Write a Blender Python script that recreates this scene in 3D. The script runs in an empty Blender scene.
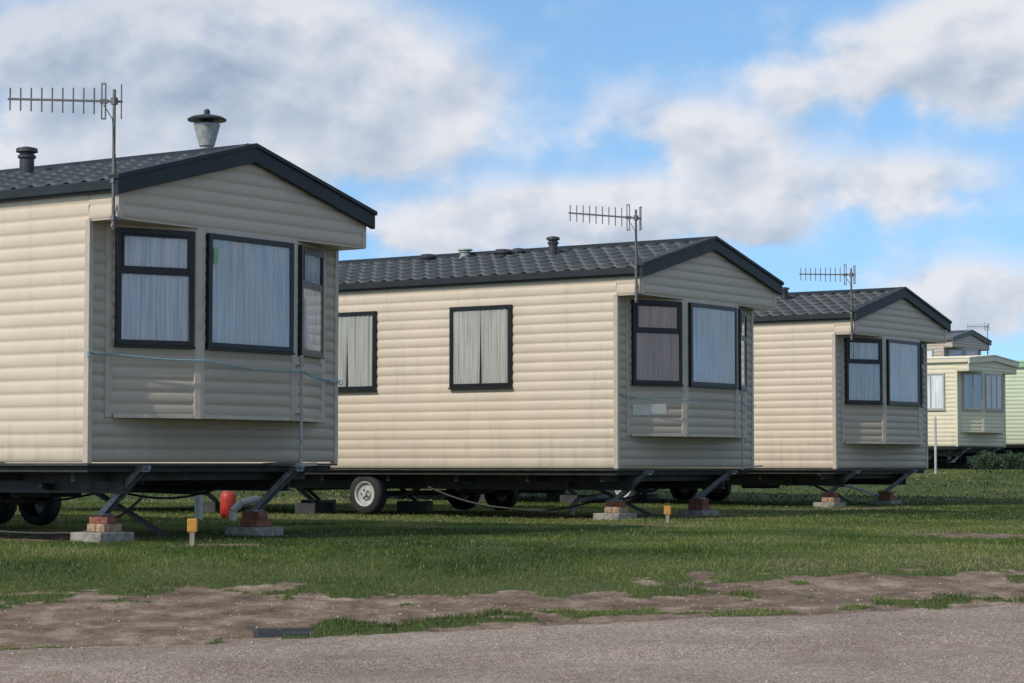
import bpy, math, random
import numpy as np
from mathutils import Vector, Matrix
random.seed(7); rng=np.random.default_rng(7)
scene=bpy.context.scene
COL=scene.collection
CAMZ=0.68
ANG=math.atan2(0.821,0.571)

# ---------------------------------------------------------------- nodes helpers
def newmat(name):
    m=bpy.data.materials.new(name); m.use_nodes=True
    nt=m.node_tree; b=nt.nodes['Principled BSDF']; return m,nt,b
def ramp(nt,src,stops):
    r=nt.nodes.new('ShaderNodeValToRGB'); e=r.color_ramp.elements
    while len(e)<len(stops): e.new(0.5)
    for i,(p,c) in enumerate(stops):
        e[i].position=p; e[i].color=(c[0],c[1],c[2],1)
    nt.links.new(src,r.inputs[0]); return r.outputs[0]
def noise(nt,scale,detail=4,rough=0.55,vec=None,mscale=None,coord='Object',loc=None):
    n=nt.nodes.new('ShaderNodeTexNoise'); n.inputs['Scale'].default_value=scale
    n.inputs['Detail'].default_value=detail; n.inputs['Roughness'].default_value=rough
    if vec is None:
        t=nt.nodes.new('ShaderNodeTexCoord'); vec=t.outputs[coord]
    if mscale:
        mp=nt.nodes.new('ShaderNodeMapping'); mp.inputs['Scale'].default_value=mscale
        nt.links.new(vec,mp.inputs[0]); vec=mp.outputs[0]
    nt.links.new(vec,n.inputs['Vector']); return n.outputs['Fac']
def mix(nt,f,a,b,mode='MIX'):
    m=nt.nodes.new('ShaderNodeMix'); m.data_type='RGBA'; m.blend_type=mode
    for s,v in ((m.inputs['Factor'],f),(m.inputs['A'],a),(m.inputs['B'],b)):
        if hasattr(v,'is_linked'): nt.links.new(v,s)
        elif isinstance(v,(int,float)): s.default_value=v
        else: s.default_value=(v[0],v[1],v[2],1)
    return m.outputs['Result']
def math_(nt,op,a,b=None,c=None,clamp=False):
    m=nt.nodes.new('ShaderNodeMath'); m.operation=op; m.use_clamp=clamp
    for i,v in enumerate((a,b,c)):
        if v is None: continue
        if hasattr(v,'is_linked'): nt.links.new(v,m.inputs[i])
        else: m.inputs[i].default_value=v
    return m.outputs[0]
def sstep(nt,v,lo,hi):
    r=nt.nodes.new('ShaderNodeMapRange'); r.interpolation_type='SMOOTHSTEP'
    nt.links.new(v,r.inputs['Value'])
    r.inputs['From Min'].default_value=lo; r.inputs['From Max'].default_value=hi
    return r.outputs['Result']
def bump(nt,b,h,strength=0.3,dist=0.01):
    n=nt.nodes.new('ShaderNodeBump'); n.inputs['Strength'].default_value=strength
    n.inputs['Distance'].default_value=dist
    nt.links.new(h,n.inputs['Height']); nt.links.new(n.outputs[0],b.inputs['Normal'])

def simple(name,c,rough=0.5,metal=0,var=0.25,scale=6,mscale=None,bmp=0.0,bscale=60,spec=0.5):
    m,nt,b=newmat(name)
    f=noise(nt,scale,3,0.6,mscale=mscale)
    lo=[x*(1-var) for x in c]; hi=[min(1,x*(1+var)) for x in c]
    nt.links.new(ramp(nt,f,[(0.3,lo),(0.7,hi)]),b.inputs['Base Color'])
    b.inputs['Roughness'].default_value=rough; b.inputs['Metallic'].default_value=metal
    b.inputs['Specular IOR Level'].default_value=spec
    if bmp: bump(nt,b,noise(nt,bscale,2),bmp,0.01)
    return m
def cladding(name,c,dirt=(0.29,0.25,0.19)):
    m,nt,b=newmat(name)
    f=noise(nt,1.6,3,0.6)
    base=ramp(nt,f,[(0.3,[x*0.94 for x in c]),(0.7,[min(1,x*1.04) for x in c])])
    st=noise(nt,3.0,4,0.65,mscale=(3.5,3.5,0.28))
    sf=sstep(nt,st,0.52,0.82)
    base=mix(nt,math_(nt,'MULTIPLY',sf,0.28),base,dirt)
    t=nt.nodes.new('ShaderNodeTexCoord'); sx=nt.nodes.new('ShaderNodeSeparateXYZ')
    nt.links.new(t.outputs['Object'],sx.inputs[0])
    lo=math_(nt,'SUBTRACT',1.0,sstep(nt,sx.outputs[2],0.65,1.25))
    lo=math_(nt,'MULTIPLY',lo,math_(nt,'MULTIPLY',st,0.5))
    base=mix(nt,lo,base,dirt)
    nt.links.new(base,b.inputs['Base Color'])
    b.inputs['Roughness'].default_value=0.45
    b.inputs['Specular IOR Level'].default_value=0.3
    bump(nt,b,noise(nt,2.2,1,0.5,mscale=(1,1,2.5)),0.3,0.02)
    return m
M={}
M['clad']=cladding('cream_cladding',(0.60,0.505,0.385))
M['cladf']=cladding('cream_cladding_front_shade',(0.425,0.352,0.275))  # same cream siding, darkened: shade on the front is put into the colour
M['cladg']=cladding('cream_cladding_gable_shade',(0.49,0.41,0.325))  # same cream, less darkened: the gable's lighter shade is painted in
M['clady']=cladding('yellow_cream_cladding',(0.66,0.59,0.42))
M['cladn']=cladding('pale_green_cladding',(0.50,0.56,0.40))
M['cladw']=cladding('grey_cream_cladding',(0.45,0.38,0.31))
M['trim']=simple('cream_trim',(0.455,0.385,0.305),0.45,var=0.12)
M['trimy']=simple('pale_green_trim',(0.26,0.42,0.19),0.45,var=0.12)
M['fascia']=simple('charcoal_fascia',(0.016,0.021,0.023),0.5,var=0.25,spec=0.3)
M['roof']=simple('charcoal_roof_tile',(0.028,0.034,0.035),0.48,var=0.5,scale=5,bmp=0.25,bscale=120,spec=0.38)
M['roofp']=simple('pale_roof',(0.50,0.47,0.38),0.5,var=0.2)
M['roofg']=simple('grey_roof',(0.08,0.085,0.09),0.5,var=0.2)
M['venty']=simple('vent_plastic',(0.032,0.034,0.036),0.5,var=0.3)
M['frame']=simple('black_window_frame',(0.010,0.012,0.013),0.35,var=0.2,spec=0.35)
M['framew']=simple('grey_window_frame',(0.33,0.33,0.29),0.4,var=0.1)
M['dark']=simple('dark_interior',(0.015,0.017,0.02),0.8,var=0.3)
M['steel']=simple('galvanised_steel',(0.20,0.205,0.21),0.5,0.5,var=0.35,scale=20)
M['alu']=simple('aluminium',(0.30,0.29,0.27),0.45,0.5,var=0.2,scale=20)
M['aerial']=simple('weathered_aerial',(0.16,0.155,0.145),0.55,0.3,var=0.2,scale=20)
M['chassis']=simple('chassis_steel',(0.034,0.034,0.032),0.6,var=0.5,scale=8)
M['under']=simple('underside_board',(0.03,0.028,0.025),0.85,var=0.4)
M['rubber']=simple('rubber',(0.018,0.018,0.018),0.8,var=0.4,bmp=0.3)
M['hub']=simple('white_wheel_rim',(0.42,0.41,0.38),0.5,var=0.25,scale=14)
M['concrete']=simple('concrete_pad',(0.25,0.225,0.19),0.9,var=0.4,scale=14,bmp=0.5)
M['brick']=simple('red_brick',(0.22,0.085,0.055),0.9,var=0.45,scale=18,bmp=0.5)
M['brickb']=simple('buff_brick',(0.33,0.22,0.14),0.9,var=0.45,scale=18,bmp=0.5)
M['yellow']=simple('ochre_paint',(0.42,0.20,0.025),0.6,var=0.25,scale=14)
M['wood']=simple('weathered_wood',(0.22,0.19,0.15),0.85,var=0.35,scale=20,mscale=(1,1,.2))
M['red']=simple('red_paint',(0.42,0.035,0.02),0.5,var=0.3,scale=12)
M['white']=simple('white_plastic',(0.56,0.52,0.44),0.5,var=0.15)
M['greyp']=simple('grey_plastic',(0.42,0.42,0.40),0.5,var=0.25)
M['ropeb']=simple('blue_rope',(0.20,0.34,0.38),0.8,var=0.25)
M['black']=simple('black_cable',(0.012,0.012,0.012),0.6,var=0.3)
M['lampb']=simple('flue_body',(0.34,0.35,0.33),0.5,var=0.3,scale=20)
M['green']=simple('green_sticker',(0.20,0.38,0.18),0.5)
def curtain_mat(name,c):
    m,nt,b=newmat(name)
    st=noise(nt,9,3,0.6,mscale=(4,4,0.15))
    col=ramp(nt,st,[(0.3,[x*0.66 for x in c]),(0.6,c)])
    nt.links.new(col,b.inputs['Base Color'])
    b.inputs['Roughness'].default_value=0.9; b.inputs['Specular IOR Level'].default_value=0.1
    return m
M['net']=curtain_mat('net_curtain',(0.86,0.87,0.90))
M['netp']=curtain_mat('brown_curtain',(0.72,0.50,0.42))
M['neta']=curtain_mat('cream_curtain',(0.55,0.55,0.52))
g,nt,b=newmat('window_glass'); nt.nodes.remove(b)
out=nt.nodes['Material Output']
tr=nt.nodes.new('ShaderNodeBsdfTransparent'); tr.inputs[0].default_value=(0.93,0.95,0.96,1)
gl=nt.nodes.new('ShaderNodeBsdfGlossy'); gl.inputs['Roughness'].default_value=0.02
fr=nt.nodes.new('ShaderNodeFresnel'); fr.inputs[0].default_value=1.42
bp=nt.nodes.new('ShaderNodeBump'); bp.inputs['Strength'].default_value=0.08; bp.inputs['Distance'].default_value=0.05
nt.links.new(noise(nt,1.5,1,0.5),bp.inputs['Height']); nt.links.new(bp.outputs[0],gl.inputs['Normal'])
mx=nt.nodes.new('ShaderNodeMixShader')
nt.links.new(math_(nt,'ADD',fr.outputs[0],0.03),mx.inputs[0]); nt.links.new(tr.outputs[0],mx.inputs[1]); nt.links.new(gl.outputs[0],mx.inputs[2])
nt.links.new(mx.outputs[0],out.inputs[0]); M['glass']=g

# ---------------------------------------------------------------- mesh builder
class MB:
    def __init__(s): s.v=[]; s.f=[]
    def hexa(s,p):
        n=len(s.v); s.v+= [tuple(q) for q in p]
        for f in ((0,3,2,1),(4,5,6,7),(0,1,5,4),(1,2,6,5),(2,3,7,6),(3,0,4,7)): s.f.append(tuple(n+i for i in f))
    def box(s,x0,x1,y0,y1,z0,z1):
        s.hexa([(x0,y0,z0),(x1,y0,z0),(x1,y1,z0),(x0,y1,z0),(x0,y0,z1),(x1,y0,z1),(x1,y1,z1),(x0,y1,z1)])
    def bar(s,a,b,w,h,up=(0,0,1)):
        a=Vector(a); b=Vector(b); d=(b-a).normalized(); u=Vector(up)
        if abs(d.dot(u))>0.99: u=Vector((1,0,0))
        x=d.cross(u).normalized()*w/2; y=x.cross(d).normalized()*h/2
        s.hexa([a-x-y,a+x-y,a+x+y,a-x+y,b-x-y,b+x-y,b+x+y,b-x+y])
    def cyl(s,a,b,r,r2=None,n=12):
        a=Vector(a); b=Vector(b); r2=r if r2 is None else r2
        d=(b-a).normalized(); u=Vector((0,0,1)) if abs(d.z)<0.9 else Vector((1,0,0))
        x=d.cross(u).normalized(); y=d.cross(x)
        k=len(s.v)
        for c,rr in ((a,r),(b,r2)):
            for i in range(n):
                t=2*math.pi*i/n; s.v.append(tuple(c+x*rr*math.cos(t)+y*rr*math.sin(t)))
        for i in range(n):
            j=(i+1)%n; s.f.append((k+i,k+j,k+n+j,k+n+i))
        s.f.append(tuple(k+i for i in range(n))[::-1]); s.f.append(tuple(k+n+i for i in range(n)))
    def lathe(s,o,prof,axis='z',n=24):
        k=len(s.v); o=Vector(o)
        for r,h in prof:
            for i in range(n):
                t=2*math.pi*i/n
                if axis=='z': q=(r*math.cos(t),r*math.sin(t),h)
                else: q=(h,r*math.cos(t),r*math.sin(t))
                s.v.append(tuple(o+Vector(q)))
        for j in range(len(prof)-1):
            for i in range(n):
                i2=(i+1)%n; s.f.append((k+j*n+i,k+j*n+i2,k+(j+1)*n+i2,k+(j+1)*n+i))
    def tube(s,pts,r,n=6):
        for a,b in zip(pts[:-1],pts[1:]): s.cyl(a,b,r,n=n)
    def grid(s,rows):
        k=len(s.v); nc=len(rows[0])
        for r in rows: s.v+=[tuple(q) for q in r]
        for j in range(len(rows)-1):
            for i in range(nc-1):
                s.f.append((k+j*nc+i,k+j*nc+i+1,k+(j+1)*nc+i+1,k+(j+1)*nc+i))
    def prism(s,poly,y0,y1):
        k=len(s.v); n=len(poly)
        s.v+=[(x,y0,z) for x,z in poly]+[(x,y1,z) for x,z in poly]
        for i in range(n):
            j=(i+1)%n; s.f.append((k+i,k+j,k+n+j,k+n+i))
        s.f.append(tuple(range(k,k+n))); s.f.append(tuple(range(k+2*n-1,k+n-1,-1)))
    def obj(s,name,mat,parent=None,smooth=False,bevel=0,auto=False):
        me=bpy.data.meshes.new(name); me.from_pydata(s.v,[],s.f); me.update()
        me.materials.append(mat)
        if smooth: me.polygons.foreach_set('use_smooth',[True]*len(me.polygons))
        o=bpy.data.objects.new(name,me); COL.objects.link(o)
        if parent: o.parent=parent
        if bevel:
            md=o.modifiers.new('bevel','BEVEL'); md.width=bevel; md.segments=2; md.limit_method='ANGLE'
        return o
def empty(name,loc=(0,0,0),rz=0):
    e=bpy.data.objects.new(name,None); e.empty_display_size=0.3
    e.location=loc; e.rotation_euler=(0,0,rz); COL.objects.link(e); return e

# ---------------------------------------------------------------- terrain
def ss(x,a,b):
    t=np.clip((x-a)/(b-a),0,1); return t*t*(3-2*t)
_lat=rng.random((256,256))
def vn(x,y,sc,off=0):
    x=np.asarray(x)*sc+off*17.3+500.0; y=np.asarray(y)*sc+off*9.7+500.0
    xi=np.floor(x).astype(int); yi=np.floor(y).astype(int); fx=x-xi; fy=y-yi
    fx=fx*fx*(3-2*fx); fy=fy*fy*(3-2*fy)
    a=_lat[xi%256,yi%256]; b_=_lat[(xi+1)%256,yi%256]; c=_lat[xi%256,(yi+1)%256]; d=_lat[(xi+1)%256,(yi+1)%256]
    return (a*(1-fx)+b_*fx)*(1-fy)+(c*(1-fx)+d*fx)*fy
def fb(x,y,sc,off=0,n=4):
    t=0;w=0
    for i in range(n):
        t=t+vn(x,y,sc*2**i,off+i)*0.5**i; w+=0.5**i
    return t/w
def zbase(x,y):
    d=17.3-y
    h=0.5*(d+np.sqrt(d*d+0.5))
    z=-0.1*np.minimum(h,9.0)
    z=z+0.50*ss(y,37,60)+1.4*ss(y,70,86)
    return z
def zg(x,y):
    x=np.asarray(x,float); y=np.asarray(y,float)
    near=np.exp(-((y-16)/40)**2)
    z=zbase(x,y)+near*(0.035*(fb(x,y,0.5,3)-0.5)+0.02*(fb(x,y,2.5,5)-0.5))
    e_=y-(12.9+0.22*x)
    z=z-0.018*np.exp(-(e_/0.16)**2)-0.014*np.exp(-((e_+1.3)/0.16)**2)+0.010*np.exp(-((e_-0.3)/0.1)**2)
    r,d=masks(x,y)
    z=z-0.012*d*(1-r)+0.03*d*(1-r)*(fb(x,y,5,61,3)-0.5)
    return z
def masks(x,y):
    edge=14.08+0.29*np.clip(x,-8,9)+0.30*(fb(x,y,0.9,11)-0.5)+0.12*(fb(x,y,6,12,2)-0.5)
    road=ss(edge-y,-0.08,0.08)
    dn=1.25*(fb(x,y,1.3,21)-0.5)+1.4*(fb(x,y,4.5,23,3)-0.5)
    dirt=np.full(np.shape(x),-1.0)
    for cx,cy,rx,ry in ((-2.5,14.5,2.35,1.25),(-4.8,14.6,1.9,1.3),(0.85,15.15,1.7,0.46),(2.65,15.8,1.6,0.72),(4.3,16.1,1.4,0.65),(4.6,21.9,0.7,1.1),(-0.6,14.7,1.0,0.36),(0.9,29.5,1.5,.8),(-4.5,21.2,2.0,.7),(4.5,35,2,1),(1.5,25.5,.5,.35),(-2.6,19.6,.45,.3)):
        d=1-np.sqrt(((x-cx)/rx)**2+((y-cy)/ry)**2); dirt=np.maximum(dirt,d)
    dirt=np.maximum(dirt,0.36-np.abs(edge-y)*2.2)
    dirt=ss(dirt+dn,-0.02,0.32)
    return road,dirt
def seg(*a):
    out=[]
    for s,e,st in a: out+=list(np.arange(s,e,st))
    return np.array(out)
xs=seg((-1500,-100,200),(-100,-20,10),(-20,-6,0.7),(-6,7.5,0.05),(7.5,22,0.7),(22,100,10),(100,1700,200))
ys=seg((-600,-20,80),(-20,8,1.4),(8,18,0.05),(18,26,0.12),(26,90,0.7),(90,200,15),(200,2600,200))
X,Y=np.meshgrid(xs,ys); Z=zg(X,Y)
n0,n1=X.shape
me=bpy.data.meshes.new('ground')
me.vertices.add(X.size); me.vertices.foreach_set('co',np.stack([X,Y,Z],-1).ravel())
idx=np.arange(X.size).reshape(n0,n1)
q=np.stack([idx[:-1,:-1],idx[:-1,1:],idx[1:,1:],idx[1:,:-1]],-1).reshape(-1,4)
me.loops.add(q.size); me.loops.foreach_set('vertex_index',q.ravel())
me.polygons.add(len(q)); me.polygons.foreach_set('loop_start',np.arange(len(q))*4); me.polygons.foreach_set('loop_total',np.full(len(q),4))
me.update(); me.validate()
me.polygons.foreach_set('use_smooth',np.ones(len(me.polygons),bool))
R,D=masks(X,Y)
for nm,arr in (('road',R),('dirt',D)):
    a=me.attributes.new(nm,'FLOAT','POINT'); a.data.foreach_set('value',arr.ravel().astype(np.float32))
m,nt,b=newmat('lawn_track_ground')
ar=nt.nodes.new('ShaderNodeAttribute'); ar.attribute_name='road'
ad=nt.nodes.new('ShaderNodeAttribute'); ad.attribute_name='dirt'
gf=noise(nt,28,3,0.7); df=noise(nt,3.5,5,0.7); dfine=noise(nt,90,3,0.7)
grass=ramp(nt,gf,[(0.3,(0.040,0.054,0.016)),(0.7,(0.10,0.116,0.036))])
dirt=ramp(nt,df,[(0.3,(0.10,0.064,0.042)),(0.5,(0.22,0.155,0.108)),(0.70,(0.42,0.32,0.235))])
dirt=mix(nt,0.5,dirt,ramp(nt,dfine,[(0.35,(0.4,0.4,0.4)),(0.65,(1.1,1.1,1.1))]),'MULTIPLY')
rl=noise(nt,0.7,4,0.6,mscale=(1,2.2,1))
road=ramp(nt,rl,[(0.3,(0.255,0.198,0.155)),(0.7,(0.41,0.330,0.265))])
vor=nt.nodes.new('ShaderNodeTexVoronoi'); vor.inputs['Scale'].default_value=75
tc=nt.nodes.new('ShaderNodeTexCoord'); nt.links.new(tc.outputs['Object'],vor.inputs['Vector'])
vc=nt.nodes.new('ShaderNodeRGBToBW'); nt.links.new(vor.outputs['Color'],vc.inputs[0])
road=mix(nt,1.0,road,ramp(nt,vc.outputs[0],[(0.15,(0.62,0.62,0.63)),(0.6,(1,1,1)),(0.9,(1.3,1.28,1.25))]),'MULTIPLY')
road=mix(nt,0.6,road,ramp(nt,dfine,[(0.35,(0.6,0.59,0.58)),(0.65,(1.2,1.18,1.16))]),'MULTIPLY')
road=mix(nt,math_(nt,'MULTIPLY',sstep(nt,df,0.48,0.72),0.5),road,(0.20,0.138,0.094))
edn=noise(nt,14,3,0.7)
dm=sstep(nt,math_(nt,'ADD',ad.outputs['Fac'],math_(nt,'MULTIPLY',math_(nt,'SUBTRACT',edn,0.5),0.9)),0.35,0.6)
rm=sstep(nt,math_(nt,'ADD',ar.outputs['Fac'],math_(nt,'MULTIPLY',math_(nt,'SUBTRACT',edn,0.5),0.8)),0.35,0.65)
c=mix(nt,dm,grass,dirt); c=mix(nt,rm,c,road)
nt.links.new(c,b.inputs['Base Color']); b.inputs['Roughness'].default_value=0.95; b.inputs['Specular IOR Level'].default_value=0.2
bump(nt,b,math_(nt,'ADD',math_(nt,'ADD',dfine,vor.outputs['Distance']),math_(nt,'MULTIPLY',edn,1.5)),0.6,0.012)
me.materials.append(m)
go=bpy.data.objects.new('ground',me); COL.objects.link(go)

# ---- grass blades (one mesh)
def tri_mesh(name,V,mat,col=None,nper=3):
    n=len(V)//nper
    me=bpy.data.meshes.new(name); me.vertices.add(len(V)); me.vertices.foreach_set('co',V.ravel())
    me.loops.add(n*3); me.loops.foreach_set('vertex_index',np.arange(n*3))
    me.polygons.add(n); me.polygons.foreach_set('loop_start',np.arange(n)*3); me.polygons.foreach_set('loop_total',np.full(n,3))
    me.update(); me.validate()
    if col is not None:
        a=me.attributes.new('tint','FLOAT','POINT'); a.data.foreach_set('value',np.repeat(col,3).astype(np.float32))
    me.materials.append(mat); o=bpy.data.objects.new(name,me); COL.objects.link(o); return o
P=[];
def scatter(y0,y1,dens,hs,ws):
    hw=lambda y:0.27*y+0.8
    A=(y1-y0)*2*hw(y1); n=int(A*dens)
    y=rng.uniform(y0,y1,n); x=rng.uniform(-hw(y1),hw(y1),n)
    k=np.abs(x)<hw(y); x=x[k];y=y[k]
    r,d=masks(x,y); patch=fb(x,y,1.8,31)
    keep=(r<0.45)&(rng.random(len(x))>d*1.005)&(rng.random(len(x))<0.35+patch*1.2)
    x=x[keep];y=y[keep];patch=patch[keep];d=d[keep]
    tuft=1+1.2*np.clip(fb(x,y,3.2,35)-0.62,0,1)*5*(y<19)
    h=hs*(0.55+0.9*rng.random(len(x)))*(0.5+1.1*patch)*np.where(rng.random(len(x))<0.015,1.7,1)*(1-0.5*d)*tuft
    P.append((x,y,h,np.full(len(x),ws),patch,d))
scatter(13.0,15.0,3400,0.020,0.0042)
scatter(15.0,18.5,2600,0.019,0.0042)
scatter(18.5,26,1050,0.020,0.0055)
scatter(26,40,360,0.023,0.009)
scatter(40,66,60,0.035,0.02)
x,y,h,w,pt,dd=[np.concatenate(a) for a in zip(*P)]
z=zg(x,y)-0.003
th=rng.uniform(0,math.pi,len(x)); ln=rng.uniform(0,1.0,len(x))*h; la=rng.uniform(0,2*math.pi,len(x))
dx=np.cos(th)*w;dy=np.sin(th)*w
V=np.stack([np.stack([x-dx,y-dy,z],-1),np.stack([x+dx,y+dy,z],-1),np.stack([x+np.cos(la)*ln,y+np.sin(la)*ln,z+h],-1)],1).reshape(-1,3)
big=fb(x,y,0.28,41); mid=fb(x,y,0.9,47)
tint=np.clip(0.24+0.42*rng.random(len(x))+1.9*(big-0.5)+1.5*(mid-0.5),0,0.9)
tint=np.where(rng.random(len(x))<0.04+0.12*np.clip(mid-0.5,0,1)+0.25*dd,1.0+0*tint,tint)
gm,nt,b=newmat('grass_blades')
at=nt.nodes.new('ShaderNodeAttribute'); at.attribute_name='tint'
cc=ramp(nt,at.outputs['Fac'],[(0.0,(0.040,0.072,0.013)),(0.45,(0.100,0.150,0.028)),(0.85,(0.195,0.225,0.060)),(0.97,(0.32,0.27,0.14))])
nt.links.new(cc,b.inputs['Base Color']); b.inputs['Roughness'].default_value=0.6; b.inputs['Specular IOR Level'].default_value=0.2
tl=nt.nodes.new('ShaderNodeBsdfTranslucent'); nt.links.new(cc,tl.inputs[0])
mx=nt.nodes.new('ShaderNodeMixShader'); mx.inputs[0].default_value=0.3
nt.links.new(b.outputs[0],mx.inputs[1]); nt.links.new(tl.outputs[0],mx.inputs[2]); nt.links.new(mx.outputs[0],nt.nodes['Material Output'].inputs[0])
tri_mesh('grass',V,gm,tint)
print('blades',len(x))
# ---- gravel
n=11000
gx=rng.uniform(-5.5,6,n); gy=rng.uniform(10.5,16.2,n); r,d=masks(gx,gy)
k=((r>0.4)&(rng.random(n)<0.75))|((d>0.5)&(rng.random(n)<0.7)); gx=gx[k];gy=gy[k]
gz=zg(gx,gy); sz=0.003+0.010*rng.random(len(gx))**4
octv=np.array([(1,0,0),(0,1,0),(-1,0,0),(0,-1,0),(0,0,.8),(0,0,-.6)],float); octf=[(0,1,4),(1,2,4),(2,3,4),(3,0,4),(1,0,5),(2,1,5),(3,2,5),(0,3,5)]
a=rng.uniform(0,6.28,len(gx)); ov=octv[None]*(0.7+0.6*rng.random((len(gx),6,1)))
rx_=ov[...,0]*np.cos(a)[:,None]-ov[...,1]*np.sin(a)[:,None]; ry_=ov[...,0]*np.sin(a)[:,None]+ov[...,1]*np.cos(a)[:,None]
pv=np.stack([gx[:,None]+rx_*sz[:,None],gy[:,None]+ry_*sz[:,None],gz[:,None]+ov[...,2]*sz[:,None]],-1)
tv=pv[:,np.array(octf)].reshape(-1,3)
tri_mesh('gravel',tv,simple('gravel_stone',(0.32,0.26,0.21),0.9,var=0.5,scale=30))

# ---------------------------------------------------------------- caravans
W=3.36
def clad(mb,p0,p1,zb,zt,pitch,depth,nrm,ext=None,ns=8):
    """horizontally ribbed sheet"""
    p0=Vector(p0);p1=Vector(p1);nrm=Vector(nrm); d=(p1-p0); L=d.length; d/=L
    rows=[]; z=zb; zs=[]
    while z<zt-1e-4:
        for k in range(ns):
            zz=z+pitch*k/ns
            if zz<zt: zs.append((zz,k/ns))
        z+=pitch
    zs.append((zt,((zt-zb)/pitch)%1))
    for zz,f in zs:
        o=depth*(math.sin(math.pi*f)**0.55 if f>0 else 0)+0.002
        a0,a1=(0,L) if ext is None else ext(zz)
        rows.append([tuple(p0+d*a0+nrm*o+Vector((0,0,zz))),tuple(p0+d*a1+nrm*o+Vector((0,0,zz)))])
    mb.grid(rows)
def window(par,p0,p1,a0,a1,zb,zt,transom=None,curtain='net',frame='frame',fw=0.048,gather=0.0,seed=0,low=None,mull=0):
    p0=Vector((p0[0],p0[1],0)); p1=Vector((p1[0],p1[1],0)); d=(p1-p0).normalized(); nn=Vector((d.y,-d.x,0))
    def Pt(a,n,z): return p0+d*a+nn*n+Vector((0,0,z))
    def bx(mb,A0,A1,N0,N1,Z0,Z1):
        mb.hexa([Pt(A0,N0,Z0),Pt(A1,N0,Z0),Pt(A1,N1,Z0),Pt(A0,N1,Z0),Pt(A0,N0,Z1),Pt(A1,N0,Z1),Pt(A1,N1,Z1),Pt(A0,N1,Z1)])
    f=MB()
    bx(f,a0,a0+fw,-0.01,0.056,zb,zt); bx(f,a1-fw,a1,-0.01,0.056,zb,zt)
    bx(f,a0+fw,a1-fw,-0.01,0.054,zb,zb+fw); bx(f,a0+fw,a1-fw,-0.01,0.054,zt-fw,zt)
    if transom: 
        bx(f,a0+fw,a1-fw,-0.01,0.053,transom-0.035,transom+0.035)
        bx(f,a0+fw,a0+fw+0.020,0.03,0.062,transom+0.035,zt-fw); bx(f,a1-fw-0.020,a1-fw,0.03,0.062,transom+0.035,zt-fw)
        bx(f,a0+fw+0.020,a1-fw-0.020,0.03,0.061,zt-fw-0.020,zt-fw)
    for i in range(mull):
        am=a0+(a1-a0)*(i+1)/(mull+1); bx(f,am-.02,am+.02,-0.01,0.0555,zb+fw,zt-fw)
    bx(f,a0-0.012,a1+0.012,0.0,0.066,zb-0.02,zb-0.001)
    f.obj('window_frame',M[frame],par,bevel=0.004)
    k=MB(); bx(k,a0+0.01,a1-0.01,0.013,0.0165,zb+0.01,zt-0.01); k.obj('window_dark_backing',M['dark'],par)
    gm_=MB(); gm_.grid([[Pt(a0+0.03,0.050,zb+0.03),Pt(a1-0.03,0.050,zb+0.03)],[Pt(a0+0.03,0.050,zt-0.03),Pt(a1-0.03,0.050,zt-0.03)]])
    gm_.obj('window_glass',M['glass'],par)
    r=random.Random(seed*13+5)
    def drape(A0,A1,Z0,Z1,mat,amp,pl,nbase,spread=0.0,sgn=1):
        ph=[r.uniform(0,6.28) for _ in range(5)]
        nx=max(20,int((A1-A0)/0.006)); rows=[]
        for j in range(9):
            v=j/8; z=Z0+(Z1-Z0)*v; row=[]
            for i in range(nx+1):
                u=i/nx
                a=A0+(A1-A0)*u
                w=math.sin(a*pl+ph[0]+1.6*math.sin(a*6+ph[1])+0.3*(1-v))*(0.45+0.35*math.sin(a*5+ph[4]))+0.3*math.sin(a*pl*1.9+ph[2]+(1-v)*0.8)
                pull=spread*(1-v)**1.5
                aa=a-sgn*pull*(u if sgn>0 else (1-u))
                row.append(tuple(Pt(min(A1,max(A0,aa+0.012*(1-v)*math.sin(a*9+ph[3])*(1 if spread==0 else 0))),nbase+amp*w,z+ (0.006*math.sin(a*pl+ph[0]) if j==0 else 0))))
            rows.append(row)
        k=MB(); k.grid(rows); k.obj('curtain',M[mat],par,smooth=True)
    A0,A1=a0+0.02,a1-0.02
    zl=zb+0.02
    if gather>0:
        m_=(A0+A1)/2
        drape(A0,m_-0.003,zl,zt-0.02,curtain,0.012,75,0.034,gather,1)
        drape(m_+0.003,A1,zl,zt-0.02,curtain,0.012,75,0.034,gather,-1)
    elif low:
        zm=transom or (zb+zt)/2
        drape(A0,A1,zl,zm,low,0.011,70,0.034); drape(A0,A1,zm,zt-0.02,low,0.009,60,0.034)
    else:
        drape(A0,A1,zl,zt-0.02,curtain,0.0125,62,0.033)

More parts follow.
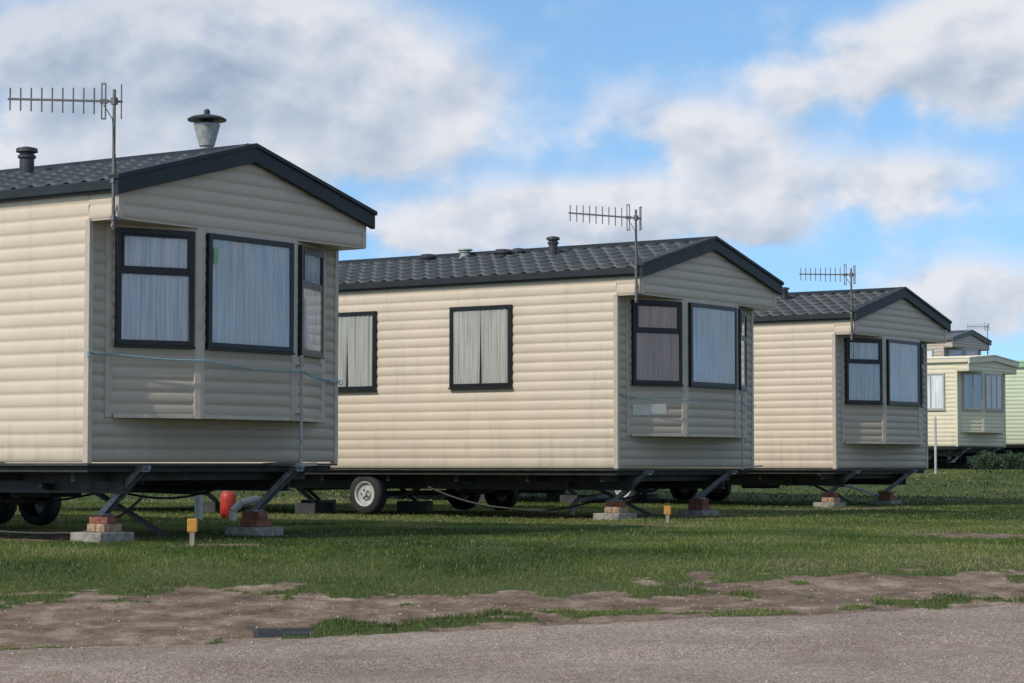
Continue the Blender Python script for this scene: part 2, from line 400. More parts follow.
def yagi(par,base,ztop,L,tilt=0.0,n=9,eh=0.19,wd=(-1,-0.15)):
    mb=MB(); x,y,z0=base
    mb.cyl((x,y,z0),(x,y,ztop+0.10),0.0145,n=10)
    d=Vector((wd[0]*.571+wd[1]*.821,-wd[0]*.821+wd[1]*.571,0)).normalized(); d=(d+Vector((0,0,tilt))).normalized()
    side=Vector((d.y,-d.x,0)).normalized(); up=Vector((0,0,1))
    c=Vector((x,y,ztop))+side*0.02
    mb.bar(c-d*0.07,c+d*L,0.018,0.018)
    for i in range(n):
        t=0.17+(L-0.19)*i/(n-1); q=c+d*t; hh=eh*(0.60-0.10*i/n)
        mb.cyl(q-up*hh,q+up*hh,0.007,n=6)
    q=c+d*0.09; e=up*eh*0.80
    for dx_ in (-0.016,0.016): mb.cyl(q+d*dx_-e,q+d*dx_+e,0.007,n=6)
    mb.bar(q-d*0.02+e,q+d*0.02+e,0.012,0.012); mb.bar(q-d*0.02-e,q+d*0.02-e,0.012,0.012)
    mb.bar(q-d*0.035,q+d*0.03,0.035,0.035)
    r=c-d*0.06
    for k in (-1,0,1): mb.cyl(r+side*0.05*k-e*0.9,r+side*0.05*k+e*0.9,0.005,n=6)
    for k in (-.9,0,.9): mb.bar(r-side*0.06+e*k,r+side*0.06+e*k,0.009,0.009)
    mb.bar(Vector((x,y,ztop-0.03)),Vector((x,y,ztop+0.03)),0.045,0.045)
    for zz in (z0+0.10,z0+0.42):
        mb.bar((x,y,zz),(x+0.09,y+0.015,zz),0.03,0.025); mb.bar((x,y,zz-0.02),(x,y,zz+0.02),0.04,0.04)
    mb.bar((x-0.02,y,z0+0.02),(x+0.10,y+0.03,z0+0.30),0.012,0.012)
    mb.obj('tv_aerial',M['aerial'],par)
    cb=MB(); cb.tube([tuple(q-e*.2),(x-0.03,y-0.01,ztop-0.16),(x+0.012,y-0.022,z0+0.5),(x-0.01,y-0.02,z0+0.2),(x+0.03,y-0.02,z0-0.05),(x+0.06,y+0.0,z0-0.3)],0.004); cb.obj('aerial_cable',M['black'],par)

def flue_lamp(par,x,y,z,top):
    mb=MB(); k=top
    mb.lathe((x,y,0),[(0.0,z-.05),(0.055,z-.05),(0.045,k-0.42),(0.055,k-0.41),(0.058,k-0.37),(0.075,k-0.36),(0.130,k-0.15),(0.125,k-0.145),(0.0,k-0.145)]); mb.obj('flue_cowl_body',M['lampb'],par,smooth=False)
    mb=MB(); mb.lathe((x,y,0),[(0.0,k-0.12),(0.06,k-0.145),(0.06,k-0.115),(0.185,k-0.115),(0.192,k-0.10),(0.15,k-0.075),(0.06,k-0.055),(0.03,k-0.05),(0.03,k-0.015),(0.018,k),(0,k)]); mb.obj('flue_cowl_hat',M['venty'],par)
    mb=MB(); mb.lathe((x,y,0),[(0.10,z-.03),(0.10,z+.02),(0.06,z+.05)]); mb.obj('flue_collar',M['roof'],par)
def vent_pipe(par,x,y,z,h,r=0.05,mat='venty'):
    mb=MB(); mb.lathe((x,y,z),[(0,-.05),(r*1.5,-.05),(r*1.4,.02),(r,.04),(r,h*.62),(r*1.25,h*.64),(r*1.25,h*.72),(r*1.0,h*.74),(r*1.0,h*.80),(r*1.5,h*.83),(r*1.45,h*.95),(r*.6,h),(0,h)],n=16); mb.obj('roof_vent',M[mat],par)
def mushroom(par,x,y,z,r=0.13):
    mb=MB(); mb.lathe((x,y,z),[(0,-.05),(r*.8,-.05),(r*.8,.04),(r,.045),(r,.07),(r*.75,.10),(0,.11)],n=18); mb.obj('roof_vent_cap',M['venty'],par)

def wheel(par,x,y,z,r=0.27,w=0.17,out=-1):
    t=MB(); t.lathe((x,y,z),[(r*.62,-w*.5),(r*.9,-w*.52),(r*.985,-w*.38),(r,-w*.2),(r,w*.2),(r*.985,w*.38),(r*.9,w*.52),(r*.62,w*.5)],'x',28); t.obj('tyre',M['rubber'],par,smooth=True)
    h=MB(); s_=out
    h.lathe((x,y,z),[(r*.63,s_*w*.47),(r*.60,s_*w*.50),(r*.54,s_*w*.46),(r*.50,s_*w*.25),(r*.30,s_*w*.22),(r*.26,s_*w*.38),(r*.12,s_*w*.40),(r*.11,s_*w*.55),(0,s_*w*.56)],'x',24); h.obj('wheel_rim',M['hub'],par)
    nn=MB()
    for i in range(5):
        a=i*2*math.pi/5; c=Vector((x+s_*w*.38,y+math.cos(a)*r*.2,z+math.sin(a)*r*.2)); nn.cyl(c,c+Vector((s_*.02,0,0)),0.012,n=6)
    nn.obj('wheel_nuts',M['chassis'],par)

def caravan(loc,zf,L,mats,side_windows=(),rise=0.46,seed=0,detail=True,centre_low=None,curt='net',feet=0.0,mull=0):
    """zf: floor height over the local ground"""
    e=empty('static_caravan',loc,ANG)
    cs,cf,cg,tr,fa,rf,fr=[M[k] for k in mats[:6]]+[mats[6]]
    F=zf; WT=2.33; SOF=2.10; OV=0.35; EV=2.40; slope=rise/(W/2+0.07)
    under=lambda x: F+EV-0.03+slope*(min(x,W-x)+0.07)-0.03
    pit=0.118
    mb=MB()
    clad(mb,(0,L,0),(0,0,0),F,F+WT,pit,0.014,(-1,0,0)); clad(mb,(W,0,0),(W,L,0),F,F+WT,pit,0.014,(1,0,0))
    clad(mb,(W,L,0),(0,L,0),F,F+WT,pit,0.013,(0,1,0))
    clad(mb,(0,0.0,0),(0,-OV,0),F+SOF,F+WT,0.115,0.010,(-1,0,0)); clad(mb,(W,-OV,0),(W,0,0),F+SOF,F+WT,0.115,0.010,(1,0,0))
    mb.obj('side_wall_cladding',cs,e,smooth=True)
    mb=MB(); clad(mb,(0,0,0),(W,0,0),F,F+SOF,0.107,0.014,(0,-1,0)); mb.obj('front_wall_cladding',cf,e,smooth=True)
    def ext(z):
        if z<=under(0): return (0,W)
        x=min(W/2-0.02,max(0,(z-under(0))/slope)); return (x,W-x)
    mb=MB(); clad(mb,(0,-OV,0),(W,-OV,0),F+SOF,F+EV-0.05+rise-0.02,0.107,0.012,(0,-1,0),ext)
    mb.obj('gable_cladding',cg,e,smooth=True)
    mb=MB(); clad(mb,(W,L,0),(0,L,0),F+WT,F+EV-0.05+rise-0.02,0.107,0.010,(0,1,0),lambda z: ext(z)); mb.obj('rear_gable_cladding',cs,e,smooth=True)
    mb=MB(); mb.box(0.004,W-0.004,0.004,L-0.004,F-0.0,F+WT-0.02); mb.box(0.004,W-0.004,-OV+0.004,0.0,F+SOF,F+WT-0.022); mb.obj('body_core',tr,e)
    Bp=[(0.22,0.0),(1.02,-OV),(2.32,-OV),(3.14,0.0)]
    mb=MB()
    for a,b2 in zip(Bp[:-1],Bp[1:]):
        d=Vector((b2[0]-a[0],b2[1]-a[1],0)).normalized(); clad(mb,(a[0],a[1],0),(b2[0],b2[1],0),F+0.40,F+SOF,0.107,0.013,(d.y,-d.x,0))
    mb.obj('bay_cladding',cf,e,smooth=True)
    mb=MB(); mb.v+=[(x,y,F+0.40) for x,y in Bp]+[(x,y,F+SOF-.001) for x,y in Bp]; mb.f.append((3,2,1,0)); mb.f.append((4,5,6,7))
    mb.obj('bay_floor',tr,e)
    mb=MB()
    for x in (0,W):
        mb.box(x-0.022 if x==0 else x-0.03, x+0.03 if x==0 else x+0.022,-0.022,0.035,F-0.012,F+SOF-0.002)
        mb.box(x-0.020 if x==0 else x-0.03, x+0.03 if x==0 else x+0.020,-OV-0.020,-OV+0.04,F+SOF-0.012,F+WT-0.0)
        mb.box(x-0.022 if x==0 else x-0.03, x+0.03 if x==0 else x+0.022,L-0.035,L+0.022,F-0.012,F+WT)
    for i,(x,y) in enumerate(Bp):
        if i in (0,3): 
            mb.box(x-0.035,x+0.035,-0.030,-0.002,F+0.385,F+SOF-0.004)
        else:
            sx=-1 if i==1 else 1
            mb.hexa([(x+sx*.055,y+.024-.022,F+.38),(x,y-.022,F+.38),(x,y+.01,F+.38),(x+sx*.055,y+.03,F+.38),
                     (x+sx*.055,y+.024-.022,F+SOF-.004),(x,y-.022,F+SOF-.004),(x,y+.01,F+SOF-.004),(x+sx*.055,y+.03,F+SOF-.004)])
            mb.box(min(x,x-sx*.05),max(x,x-sx*.05),y-.0225,y+.01,F+.381,F+SOF-.005)
    for a,b2 in zip(Bp[:-1],Bp[1:]):
        d=Vector((b2[0]-a[0],b2[1]-a[1],0)).normalized(); nn=Vector((d.y,-d.x,0))
        A=Vector((a[0],a[1],0))+nn*0.010+d*0.06; B=Vector((b2[0],b2[1],0))+nn*0.010-d*0.06
        for zz,hh in ((F+0.40,0.035),(F+2.075,0.05)):
            mb.bar(A+Vector((0,0,zz)),B+Vector((0,0,zz)),0.022,hh)
    mb.box(-0.005,W+0.005,-OV-0.012,-0.001,F+SOF-0.020,F+SOF-0.003)
    mb.obj('trim',tr,e,bevel=0.003)
    mb=MB(); mb.box(-0.018,W+0.018,-0.018,L+0.018,F-0.035,F-0.013); mb.obj('bottom_rail',M['chassis'],e)
    mb=MB(); mb.box(0.03,W-0.03,0.03,L-0.03,F-0.09,F-0.036); mb.obj('floor_board',M['under'],e)
    def roofmesh(sign):
        y0,y1=-OV-0.05,L+0.05; step=0.024 if detail else 0.2
        ny=int((y1-y0)/step); run=W/2+0.07; rows=[]; nr=6
        fr_=[]
        for r_ in range(nr):
            for f in (0.0,0.04,0.5,0.96): fr_.append((r_+f)/nr)
        fr_.append(1.0)
        for v in fr_:
            x=-0.07+run*v; frac=(v*nr)%1; base=F+EV+rise*v
            saw=0.0
            if detail: saw=0.0 if frac<0.01 else 0.030*(1-frac)
            row=[]
            for i in range(ny+1):
                y=y0+(y1-y0)*i/ny
                wv=0.030*(0.5+0.5*math.cos(2*math.pi*y/0.22))**1.6 if detail else 0
                xx=x if sign>0 else W-x
                row.append((xx,y,base+saw+wv))
            rows.append(row)
        if sign<0: rows=rows[::-1]
        k=MB(); k.grid(rows); return k
    for sg in (1,-1): roofmesh(sg).obj('roof_tiles',rf,e,smooth=False)
    mb=MB()
    x0=-0.07
    def chev(up,dn,y0,y1,ex=0.0):
        poly=[(x0-ex,F+EV+up-ex*slope),(W/2,F+EV+rise+up),(W-x0+ex,F+EV+up-ex*slope),(W-x0+ex,F+EV-dn-ex*slope),(W/2,F+EV+rise-dn),(x0-ex,F+EV-dn-ex*slope)]
        k=len(mb.v); mb.v+=[(p[0],y0,p[1]) for p in poly]+[(p[0],y1,p[1]) for p in poly]
        for a in ((0,1,4,5),(1,2,3,4)): mb.f.append(tuple(k+i for i in a[::-1])); mb.f.append(tuple(k+6+i for i in a))
        for i in range(6): j=(i+1)%6; mb.f.append((k+i,k+j,k+6+j,k+6+i))
    chev(0.030,0.115,-OV-0.075,-OV-0.025,0.02)
    chev(0.062,-0.022,-OV-0.092,-OV+0.03,0.035)
    chev(0.030,0.115,L+0.03,L+0.07,0.02)
    mb.prism([(W/2-0.11,F+EV+rise-0.0),(W/2-0.06,F+EV+rise+0.055),(W/2+0.06,F+EV+rise+0.055),(W/2+0.11,F+EV+rise)],-OV-0.02,L+0.05)
    for sg in (0,1):
        a,b2=(-0.095,-0.016) if sg==0 else (W+0.016,W+0.095)
        mb.box(a,b2,-OV-0.02,L+0.03,F+WT-0.0,F+EV+0.012)
    mb.obj('roof_fascia',fa,e,bevel=0.004)
    mb=MB(); mb.box(-0.07,W+0.07,-OV,L,F+WT-0.02+0.001,F+WT+0.015); mb.obj('roof_deck',fa,e)
    zb,zt=F+1.02,F+2.045
    window(e,Bp[0],Bp[1],0.065,0.80,zb,zt,zb+0.66 if detail else None,curt,fr,seed=seed+1,low=centre_low,mull=mull)
    window(e,Bp[1],Bp[2],0.065,1.235,zb,zt,None,curt,fr,seed=seed+2,mull=mull*2)
    window(e,Bp[2],Bp[3],0.075,0.80,zb,zt,zb+0.66 if detail else None,curt,fr,seed=seed+3,mull=mull)
    for i,(t0,t1,gth,cm) in enumerate(side_windows):
        window(e,(0,L),(0,0),L-t1,L-t0,zb-0.01,zt-0.01,None,cm,fr,seed=seed+7+i,gather=gth,mull=mull)
    mb=MB()
    for x in (0.55,W-0.55):
        mb.box(x-0.035,x+0.035,0.12,L-0.1,F-0.12,F-0.10); mb.box(x-0.006,x+0.006,0.12,L-0.1,F-0.26,F-0.12); mb.box(x-0.035,x+0.035,0.12,L-0.1,F-0.28,F-0.26)
    y=0.3
    while y<L:
        mb.box(0.12,W-0.12,y-0.02,y+0.02,F-0.17,F-0.095); y+=1.1
    for x in (0.55,W-0.55):
        for yy in (3.4,4.5): mb.bar((x,yy,F-0.26),(x,yy+(0.3 if yy<4 else -0.3),F-0.40),0.05,0.04)
    mb.cyl((0.12,3.95,0.29),(W-0.12,3.95,0.29),0.035); 
    if detail: 
        mb.bar((0.3,2.6,F-0.28),(W-0.4,3.6,F-0.30),0.03,0.03); mb.bar((W-0.3,1.2,F-0.2),(0.5,3.1,F-0.26),0.025,0.025)
        mb.bar((0.95,0.9,F-0.27),(1.25,0.30,0.03),0.015,0.025); mb.bar((1.02,0.9,F-0.27),(1.32,0.30,0.03),0.015,0.025)
        for k in range(6):
            q0=Vector((0.95,0.9,F-0.27)).lerp(Vector((1.25,0.30,0.03)),k/6+.08); mb.bar(q0,q0+Vector((.07,0,0)),0.012,0.012)
        mb.box(1.5,1.9,2.0,2.5,F-0.34,F-0.10); mb.cyl((0.4,1.0,F-0.22),(W-0.4,1.3,F-0.30),0.03); mb.cyl((1.1,0.4,F-0.18),(1.3,6,F-0.30),0.025)
        for yy in (5.6,7.4):
            for xx in (0.55,W-0.55):
                mb.bar((xx,yy,F-0.2),(xx+.1,yy-.35,0.15),0.05,0.05); mb.box(xx-.1,xx+.3,yy-.5,yy-.15,-0.02,0.15)
    mb.obj('chassis',M['chassis'],e)
    wheel(e,0.16,3.95,0.29+feet,out=-1); wheel(e,W-0.16,3.95,0.29+feet,out=1)
    wheel(e,W-0.16,4.62,0.29+feet,out=1)
    lg=MB()
    for x in (0.60,W-0.72):
        xt=x+(0.06 if x<1 else 0.12)
        for o in (-0.035,0.035): lg.bar((xt+o,-0.01,F-0.06),(x+o,0.40,0.235),0.012,0.05)
        lg.bar((xt,0.0,F-0.05),(x,0.40,0.24),0.05,0.02)
        lg.box(x-0.07,x+0.07,0.34,0.47,0.225,0.24)
        lg.bar((xt,0.35,F-0.10),(xt,-0.10,F-0.05),0.03,0.03)
        lg.box(xt-0.05,xt+0.05,-0.06,0.06,F-0.09,F-0.036)
    lg.obj('corner_steady_leg',M['steel'],e)
    return e

stdm=('clad','cladf','cladg','trim','fascia','roof','frame')
def place(px,Z): return ((px-512)/2283*Z,Z,0)
c1=caravan(place(88,19.7),0.70,10.6,stdm,seed=1)
yagi(c1,(-0.085,-0.365,0.70+1.98),0.70+3.085,0.895)
c2=caravan(place(617,27.6),0.635,10.6,stdm,side_windows=((1.53,2.48,0.018,'neta'),(3.68,4.64,0.02,'neta'),(7.0,7.6,0.0,'neta')),seed=11,centre_low='netp')
yagi(c2,(-0.095,-0.335,0.635+1.98),0.635+3.00,0.82,tilt=0.06)
c3=caravan(place(835,35.6),0.615,10.6,stdm,seed=21)
yagi(c3,(-0.09,-0.34,0.615+1.98),0.615+3.00,0.82,tilt=0.0)
def gz1(x,y): return float(zbase(np.array(x),np.array(y)))
p=place(957,63.5); z4=gz1(p[0],p[1])
c4=caravan((p[0],p[1],z4),0.68,9,('clady','clady','clady','clady','clady','roofp','framew'),side_windows=((0.35,1.2,0,'net'),),rise=0.13,seed=31,detail=False,mull=1)
p=place(1037,69); c6=caravan((p[0],p[1],gz1(*p[:2])),0.78,9,('cladn','cladn','cladn','cladn','trimy','trimy','framew'),rise=0.16,seed=41,detail=False)
p=place(944,84); c5=caravan((p[0],p[1],gz1(*p[:2])+0.55),0.50,9,('cladw','cladw','cladw','cladw','roofg','roofg','framew'),side_windows=((.4,1.1,0,'net'),),rise=0.34,seed=51,detail=False)
yagi(c5,(W,-0.3,2.4),3.5,0.8)
# masonry plinth the upper grey caravan stands on
mb=MB(); mb.box(0.1,W-0.1,0.1,8.9,-0.9,0.0); mb.obj('plinth',M['concrete'],c5)

# roof furniture
flue_lamp(c1,2.3,0.75,0.70+2.66,3.44+0.68)
vent_pipe(c1,1.2,2.07,0.70+2.73,0.30,0.07)
vent_pipe(c2,1.2,1.73,0.635+2.73,0.27,0.06); mushroom(c2,1.45,2.7,0.635+2.80); mushroom(c2,1.45,2.45,0.635+2.80,.09)
mushroom(c2,1.45,3.95,0.635+2.80,.12); vent_pipe(c2,1.5,3.36,0.635+2.80,0.15,0.07,'lampb')
vent_pipe(c3,1.2,1.52,0.615+2.73,0.24,0.06)

def pads(par,dz,sd,dark=False):
    for i,x in enumerate((0.60,W-0.72)):
        mb=MB(); mb.box(x-0.215,x+0.215,0.22,0.60,-0.05,0.075); mb.obj('concrete_pad',M['concrete'],par,bevel=0.012)
        mb=MB(); mb.box(x-0.11,x+0.11,0.28,0.385,0.077,0.150); mb.box(x-0.105,x+0.115,0.395,0.50,0.077,0.151); 
        mb.obj('support_brick',M['brick' if i else 'brickb'],par,bevel=0.006)
        mb=MB(); mb.box(x-0.07,x+0.065,0.29,0.51,0.153,0.223); mb.obj('support_brick',M['brick'],par,bevel=0.006)
for c_,s_ in ((c1,1),(c2,2),(c3,3)): pads(c_,0,s_)

F=0.70
def catenary(pts,sag,n=8):
    out=[]
    for (a,b2),sg in zip(zip(pts[:-1],pts[1:]),sag):
        a=Vector(a);b2=Vector(b2)
        for i in range(n): t=i/n; q=a.lerp(b2,t); q.z-=sg*4*t*(1-t); out.append(q)
    out.append(Vector(pts[-1])); return out
mb=MB(); mb.tube(catenary([(-.03,-.03,F+.95),(.22,-.06,F+.94),(1.0,-.43,F+.90),(2.33,-.44,F+.85),(3.14,-.06,F+.80),(3.40,-.04,F+.80)],[.01,.015,.03,.02,.02]),0.007)
mb.tube(catenary([(2.33,-.42,F+.86),(2.8,-.5,F+.76),(3.42,-.05,F+.79)],[.02,.03]),0.005)
mb.tube([(-.03,-.03,F+.95),(-.035,-.035,F+.90)],0.016)
mb.obj('washing_line',M['ropeb'],c1)
mb=MB(); mb.cyl((2.36,-.41,F-.03),(2.36,-.41,F+1.0),0.015); mb.bar((2.30,-.41,F-.03),(2.62,-.36,F-.02),0.05,0.03); mb.bar((2.36,-.41,F-.0),(2.36,.05,F-.02),0.03,0.02)
for zz in (0.45,0.9): mb.bar((2.36,-.42,F+zz),(2.36,-.36,F+zz),0.05,0.02)
mb.obj('waste_pipe',M['alu'],c1)
mb=MB(); mb.box(1.14,1.20,-.4075,-.4055,F+1.78,F+1.92); mb.obj('window_sticker',M['green'],c1)
mb=MB(); mb.tube(catenary([(.1,3.2,F-.28),(.3,1.9,.10),(.5,.8,.06),(.75,.05,F-.3)],[.12,.02,.10]),0.012); mb.tube(catenary([(.2,4.5,F-.2),(.5,2.5,F-.2),(1.5,1.2,F-.25),(2.4,.5,F-.2)],[.08,.15,.12]),0.012); mb.obj('hanging_cable',M['black'],c1)
F=0.635
mb=MB(); d=Vector((.8,-.35,0)).normalized(); nn=Vector((d.y,-d.x,0)); A=Vector((.22,0,0))+d*.08+nn*.016
mb.bar(A+Vector((0,0,F+.70)),A+d*.50+Vector((0,0,F+.72)),0.004,0.13,up=(0,0,1)); mb.obj('name_plate',M['white'],c2)
mb=MB(); mb.tube(catenary([(.0,-.03,F+.90),(.22,-.06,F+.86),(1.0,-.43,F+.84),(2.33,-.44,F+.84),(3.14,-.06,F+.82),(3.40,-.04,F+.82)],[.01,.02,.02,.02,.01]),0.005); mb.obj('washing_line',M['ropeb'],c2)
mb=MB(); mb.cyl((2.36,-.41,F-.03),(2.36,-.41,F+1.0),0.012); mb.bar((2.36,-.41,F+.0),(3.55,-.05,F+.02),0.02,0.02); mb.obj('waste_pipe',M['alu'],c2)
mb=MB(); mb.tube(catenary([(.2,3.0,F-.25),(.4,1.9,.12),(.8,.9,.2),(1.5,.3,F-.25)],[.05,.06,.05]),0.014); mb.obj('hanging_cable',M['black'],c2)
mb=MB(); mb.tube([(.15,.4,F-.1),(1.2,.5,.35),(2.8,.6,.15)],0.02); mb.obj('drain_hose',M['greyp'],c3)

def marker(x,y,h,wd):
    e=empty('marker_post',(x,y,float(zg(x,y))),random.uniform(-.3,.3))
    mb=MB(); mb.box(-.02,.02,-.015,.015,-.1,h*.55); mb.obj('stake',M['wood'],e)
    mb=MB(); mb.box(-wd/2,wd/2,-.02,.02,h*.50,h); mb.obj('marker_head',M['yellow'],e,bevel=0.008)
marker(-2.68,19.2,0.23,0.085); marker(1.76,25.9,0.20,0.08)
def gas(x,y,r,h,mat):
    e=empty('gas_bottle',(x,y,float(zg(x,y))))
    mb=MB(); mb.lathe((0,0,0),[(r*.85,0),(r*.85,.03),(r,.05),(r,h*.7),(r*.8,h*.82),(r*.35,h*.88),(0,h*.88)]); mb.obj('cylinder_body',M[mat],e,smooth=True)
    mb=MB(); mb.lathe((0,0,0),[(r*.55,h*.84),(r*.55,h),(r*.5,h),(r*.5,h*.84)]); mb.cyl((0,0,h*.85),(0,0,h*.97),.02); mb.obj('valve_guard',M['steel'],e)
gas(-3.55,28.6,.10,.40,'red')
e=empty('standpipe',(-3.82,27.9,0)); mb=MB(); mb.cyl((0,0,0),(0,0,.5),.05); mb.cyl((0,0,.5),(0,0,.56),.062); mb.obj('pipe',M['greyp'],e)
e=empty('drain_pipe',(-3.35,27.5,0)); mb=MB(); mb.tube([(0,0,.0),(0,0,.12),(.10,0,.22),(.3,.05,.26)],.045,10); mb.obj('pipe',M['greyp'],e)
e=empty('drain_pipe',(.80,30.6,0)); mb=MB(); mb.tube([(0,0,.0),(0,0,.10),(.08,0,.2),(.3,.05,.24),(.5,.3,.26)],.04,10); mb.obj('pipe',M['greyp'],e)
gy=13.93; gx=-1.35
e=empty('drain_cover',(gx,gy,float(zg(gx,gy))+0.012),0.1); e.rotation_euler=(math.radians(5.7),0,0.15)
mb=MB(); mb.box(-.22,.22,-.15,.15,-.03,.0); 
for i in range(5): mb.box(-.19,.19,-.12+i*.05,-.095+i*.05,.0005,.006)
mb.obj('cover_plate',M['chassis'],e,bevel=.003)
def post(x,y,h,r,mat):
    e=empty('post',(x,y,gz1(x,y))); mb=MB(); mb.cyl((0,0,-.1),(0,0,h),r); mb.cyl((0,0,h),(0,0,h+.03),r*1.3,r*.5); mb.obj('shaft',M[mat],e)
post(.1853*55,55,1.35,.030,'greyp')
lm=simple('shrub_leaf',(0.035,0.065,0.022),0.7,var=0.5,scale=7)
def shrub(x,y,w,h,n=1500):
    z0=gz1(x,y); V=[]
    r=np.random.default_rng(int(x*10))
    cl=[(r.uniform(-w,w)*.6,r.uniform(-w,w)*.3,r.uniform(.2,.75)*h,r.uniform(.25,.45)*h) for _ in range(9)]
    for i in range(n):
        c_=cl[r.integers(len(cl))]; d=r.normal(size=3); d/=np.linalg.norm(d); rr=c_[3]*r.random()**.4
        p_=np.array([x+c_[0],y+c_[1],z0+c_[2]])+d*rr; a=r.normal(size=3); b_=r.normal(size=3); s_=.05
        V+= [p_,p_+a/np.linalg.norm(a)*s_,p_+b_/np.linalg.norm(b_)*s_]
    tri_mesh('shrub',np.array(V),lm)
p=place(985,57); shrub(p[0],p[1],.5,.55); p=place(1012,58); shrub(p[0],p[1],.4,.5,1000)

# ---------------------------------------------------------------- world
sx,sy=-0.75,-0.66; el=math.radians(38)
w=bpy.data.worlds.new('World'); scene.world=w; w.use_nodes=True; nt=w.node_tree; nt.nodes.clear()
tc=nt.nodes.new('ShaderNodeTexCoord'); sp=nt.nodes.new('ShaderNodeSeparateXYZ'); nt.links.new(tc.outputs['Generated'],sp.inputs[0])
ay=math_(nt,'MAXIMUM',math_(nt,'ABSOLUTE',sp.outputs[1]),0.02)
U=math_(nt,'DIVIDE',sp.outputs[0],ay); Vv=math_(nt,'DIVIDE',sp.outputs[2],ay)
gt=nt
cb=gt.nodes.new('ShaderNodeCombineXYZ'); gt.links.new(U,cb.inputs[0]); gt.links.new(math_(gt,'MULTIPLY',Vv,1.3),cb.inputs[1]); cb.inputs[2].default_value=0.37
n1_=noise(gt,20,8,0.54,vec=cb.outputs[0])
cbs=gt.nodes.new('ShaderNodeVectorMath'); cbs.operation='ADD'; gt.links.new(cb.outputs[0],cbs.inputs[0]); cbs.inputs[1].default_value=(-0.006,0.010,0)
n1b=noise(gt,20,4,0.5,vec=cbs.outputs[0])
n1a=noise(gt,20,4,0.5,vec=cb.outputs[0])
warp=math_(gt,'MULTIPLY',math_(gt,'SUBTRACT',n1_,0.5),0.07)
Uw=math_(gt,'ADD',U,warp); Vw=math_(gt,'ADD',Vv,math_(gt,'MULTIPLY',warp,0.6))
blobs=[(60,60,210,80,.95),(280,55,170,80,.9),(385,120,115,55,.95),(430,235,110,28,.9),(560,215,100,32,.9),(650,218,100,32,.85),(722,145,66,36,1.0),(760,222,50,34,.95),
       (905,62,120,50,1.05),(1005,30,90,62,1.0),(900,180,125,32,.85),(985,292,80,38,1.1),(90,175,210,36,.75),(640,110,120,40,.36)]
acc=None; grd=None
for cx,cy,rx,ry,wt in blobs:
    a=math_(gt,'MULTIPLY',math_(gt,'SUBTRACT',Uw,(cx-512)/2283),2283/rx); b2=math_(gt,'MULTIPLY',math_(gt,'SUBTRACT',Vw,(464-cy)/2283),2283/ry)
    d2=math_(gt,'MULTIPLY_ADD',a,a,math_(gt,'MULTIPLY',b2,b2))
    g_=math_(gt,'MULTIPLY',math_(gt,'EXPONENT',math_(gt,'MULTIPLY',d2,-0.85)),wt)
    acc=g_ if acc is None else math_(gt,'ADD',acc,g_)
    grd=math_(gt,'MULTIPLY',g_,b2) if grd is None else math_(gt,'MULTIPLY_ADD',g_,b2,grd)
acc=math_(gt,'MINIMUM',acc,1.15)
om=sstep(gt,math_(gt,'ABSOLUTE',U),0.26,0.45); om2=sstep(gt,Vv,0.24,0.4); om=math_(gt,'MAXIMUM',om,om2)
gen=noise(gt,2.2,4,0.55,vec=cb.outputs[0])
acc=math_(gt,'ADD',acc,math_(gt,'MULTIPLY',om,math_(gt,'SUBTRACT',math_(gt,'MULTIPLY',gen,3.0),1.15)))
D0=math_(gt,'ADD',acc,math_(gt,'MULTIPLY',math_(gt,'SUBTRACT',n1_,0.5),1.6))
cov=math_(nt,'MULTIPLY',sstep(nt,D0,0.10,0.86),0.94)
thick=sstep(nt,D0,0.75,1.45)
lit=math_(nt,'MULTIPLY',math_(nt,'SUBTRACT',n1a,n1b),2.3)
br=math_(nt,'ADD',math_(nt,'ADD',lit,math_(nt,'MULTIPLY',grd,0.28)),math_(nt,'SUBTRACT',0.80,math_(nt,'MULTIPLY',thick,0.25)),clamp=True)
gl_=math_(nt,'SUBTRACT',1.0,sstep(nt,U,-0.17,-0.02))
br=math_(nt,'SUBTRACT',br,math_(nt,'MULTIPLY',math_(nt,'MULTIPLY',gl_,sstep(nt,Vv,0.12,0.17)),0.30),clamp=True)
cc=ramp(nt,br,[(0.0,(0.34,0.42,0.55)),(0.45,(0.55,0.61,0.71)),(0.95,(0.82,0.82,0.85))])
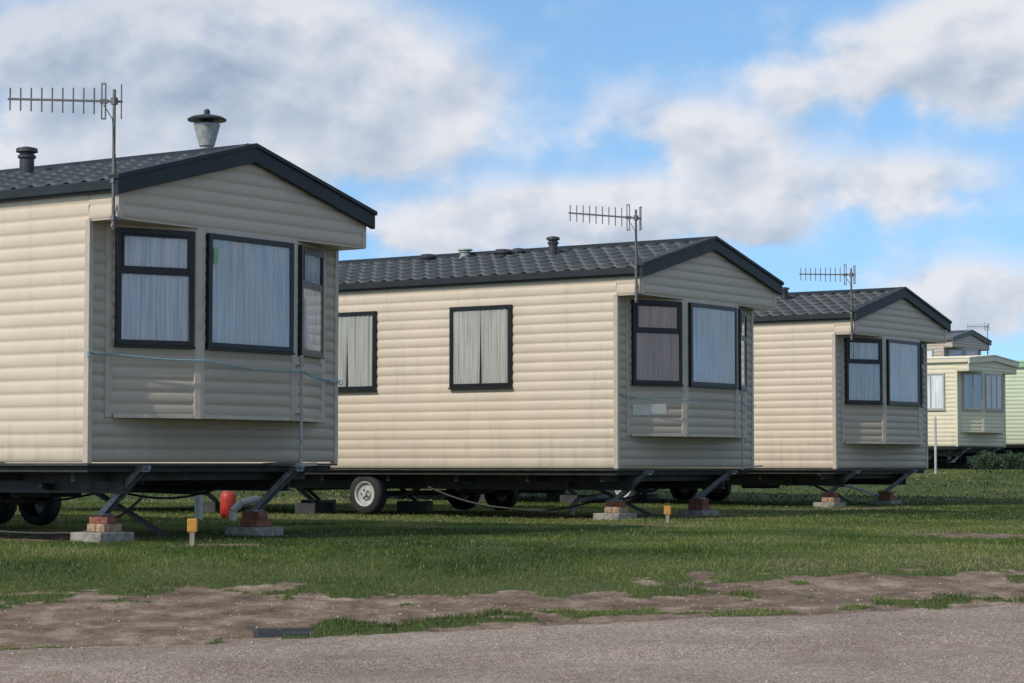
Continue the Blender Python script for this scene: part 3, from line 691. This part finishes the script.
sky=nt.nodes.new('ShaderNodeTexSky'); sky.sky_type='NISHITA'; sky.sun_disc=False; sky.sun_elevation=el; sky.sun_rotation=math.atan2(sx,sy)
sky.dust_density=0.6; sky.air_density=1.0; sky.ozone_density=1.5
va=nt.nodes.new('ShaderNodeVectorMath'); va.operation='ADD'; va.inputs[1].default_value=(0,0,0.17); nt.links.new(tc.outputs['Generated'],va.inputs[0])
vnm=nt.nodes.new('ShaderNodeVectorMath'); vnm.operation='NORMALIZE'; nt.links.new(va.outputs[0],vnm.inputs[0]); nt.links.new(vnm.outputs[0],sky.inputs[0])
skc=mix(nt,1.0,sky.outputs[0],(1.12,1.34,1.38),'MULTIPLY')
b1=nt.nodes.new('ShaderNodeBackground'); nt.links.new(skc,b1.inputs[0]); b1.inputs[1].default_value=0.15
b2_=nt.nodes.new('ShaderNodeBackground'); nt.links.new(cc,b2_.inputs[0]); b2_.inputs[1].default_value=1.0
ms=nt.nodes.new('ShaderNodeMixShader'); nt.links.new(cov,ms.inputs[0]); nt.links.new(b1.outputs[0],ms.inputs[1]); nt.links.new(b2_.outputs[0],ms.inputs[2])
wo=nt.nodes.new('ShaderNodeOutputWorld'); nt.links.new(ms.outputs[0],wo.inputs[0])

ld=bpy.data.lights.new('sun','SUN'); ld.energy=3.0; ld.angle=math.radians(0.5); ld.color=(1.0,0.92,0.81)
lo=bpy.data.objects.new('sun',ld); COL.objects.link(lo)
hv=Vector((sx,sy,0)).normalized()*math.cos(el); tosun=Vector((hv.x,hv.y,math.sin(el)))
lo.rotation_euler=tosun.to_track_quat('Z','Y').to_euler(); lo.location=(-10,-10,20)
cd=bpy.data.cameras.new('camera'); cd.sensor_width=36; cd.lens=2283/1024*36; cd.clip_end=5000; cd.clip_start=0.1
co=bpy.data.objects.new('camera',cd); COL.objects.link(co); co.location=(0,0,CAMZ)
co.rotation_euler=(math.radians(90)+math.atan(122.5/2283),0,0)
scene.camera=co
scene.view_settings.view_transform='Standard'; scene.view_settings.look='None'; scene.view_settings.exposure=0
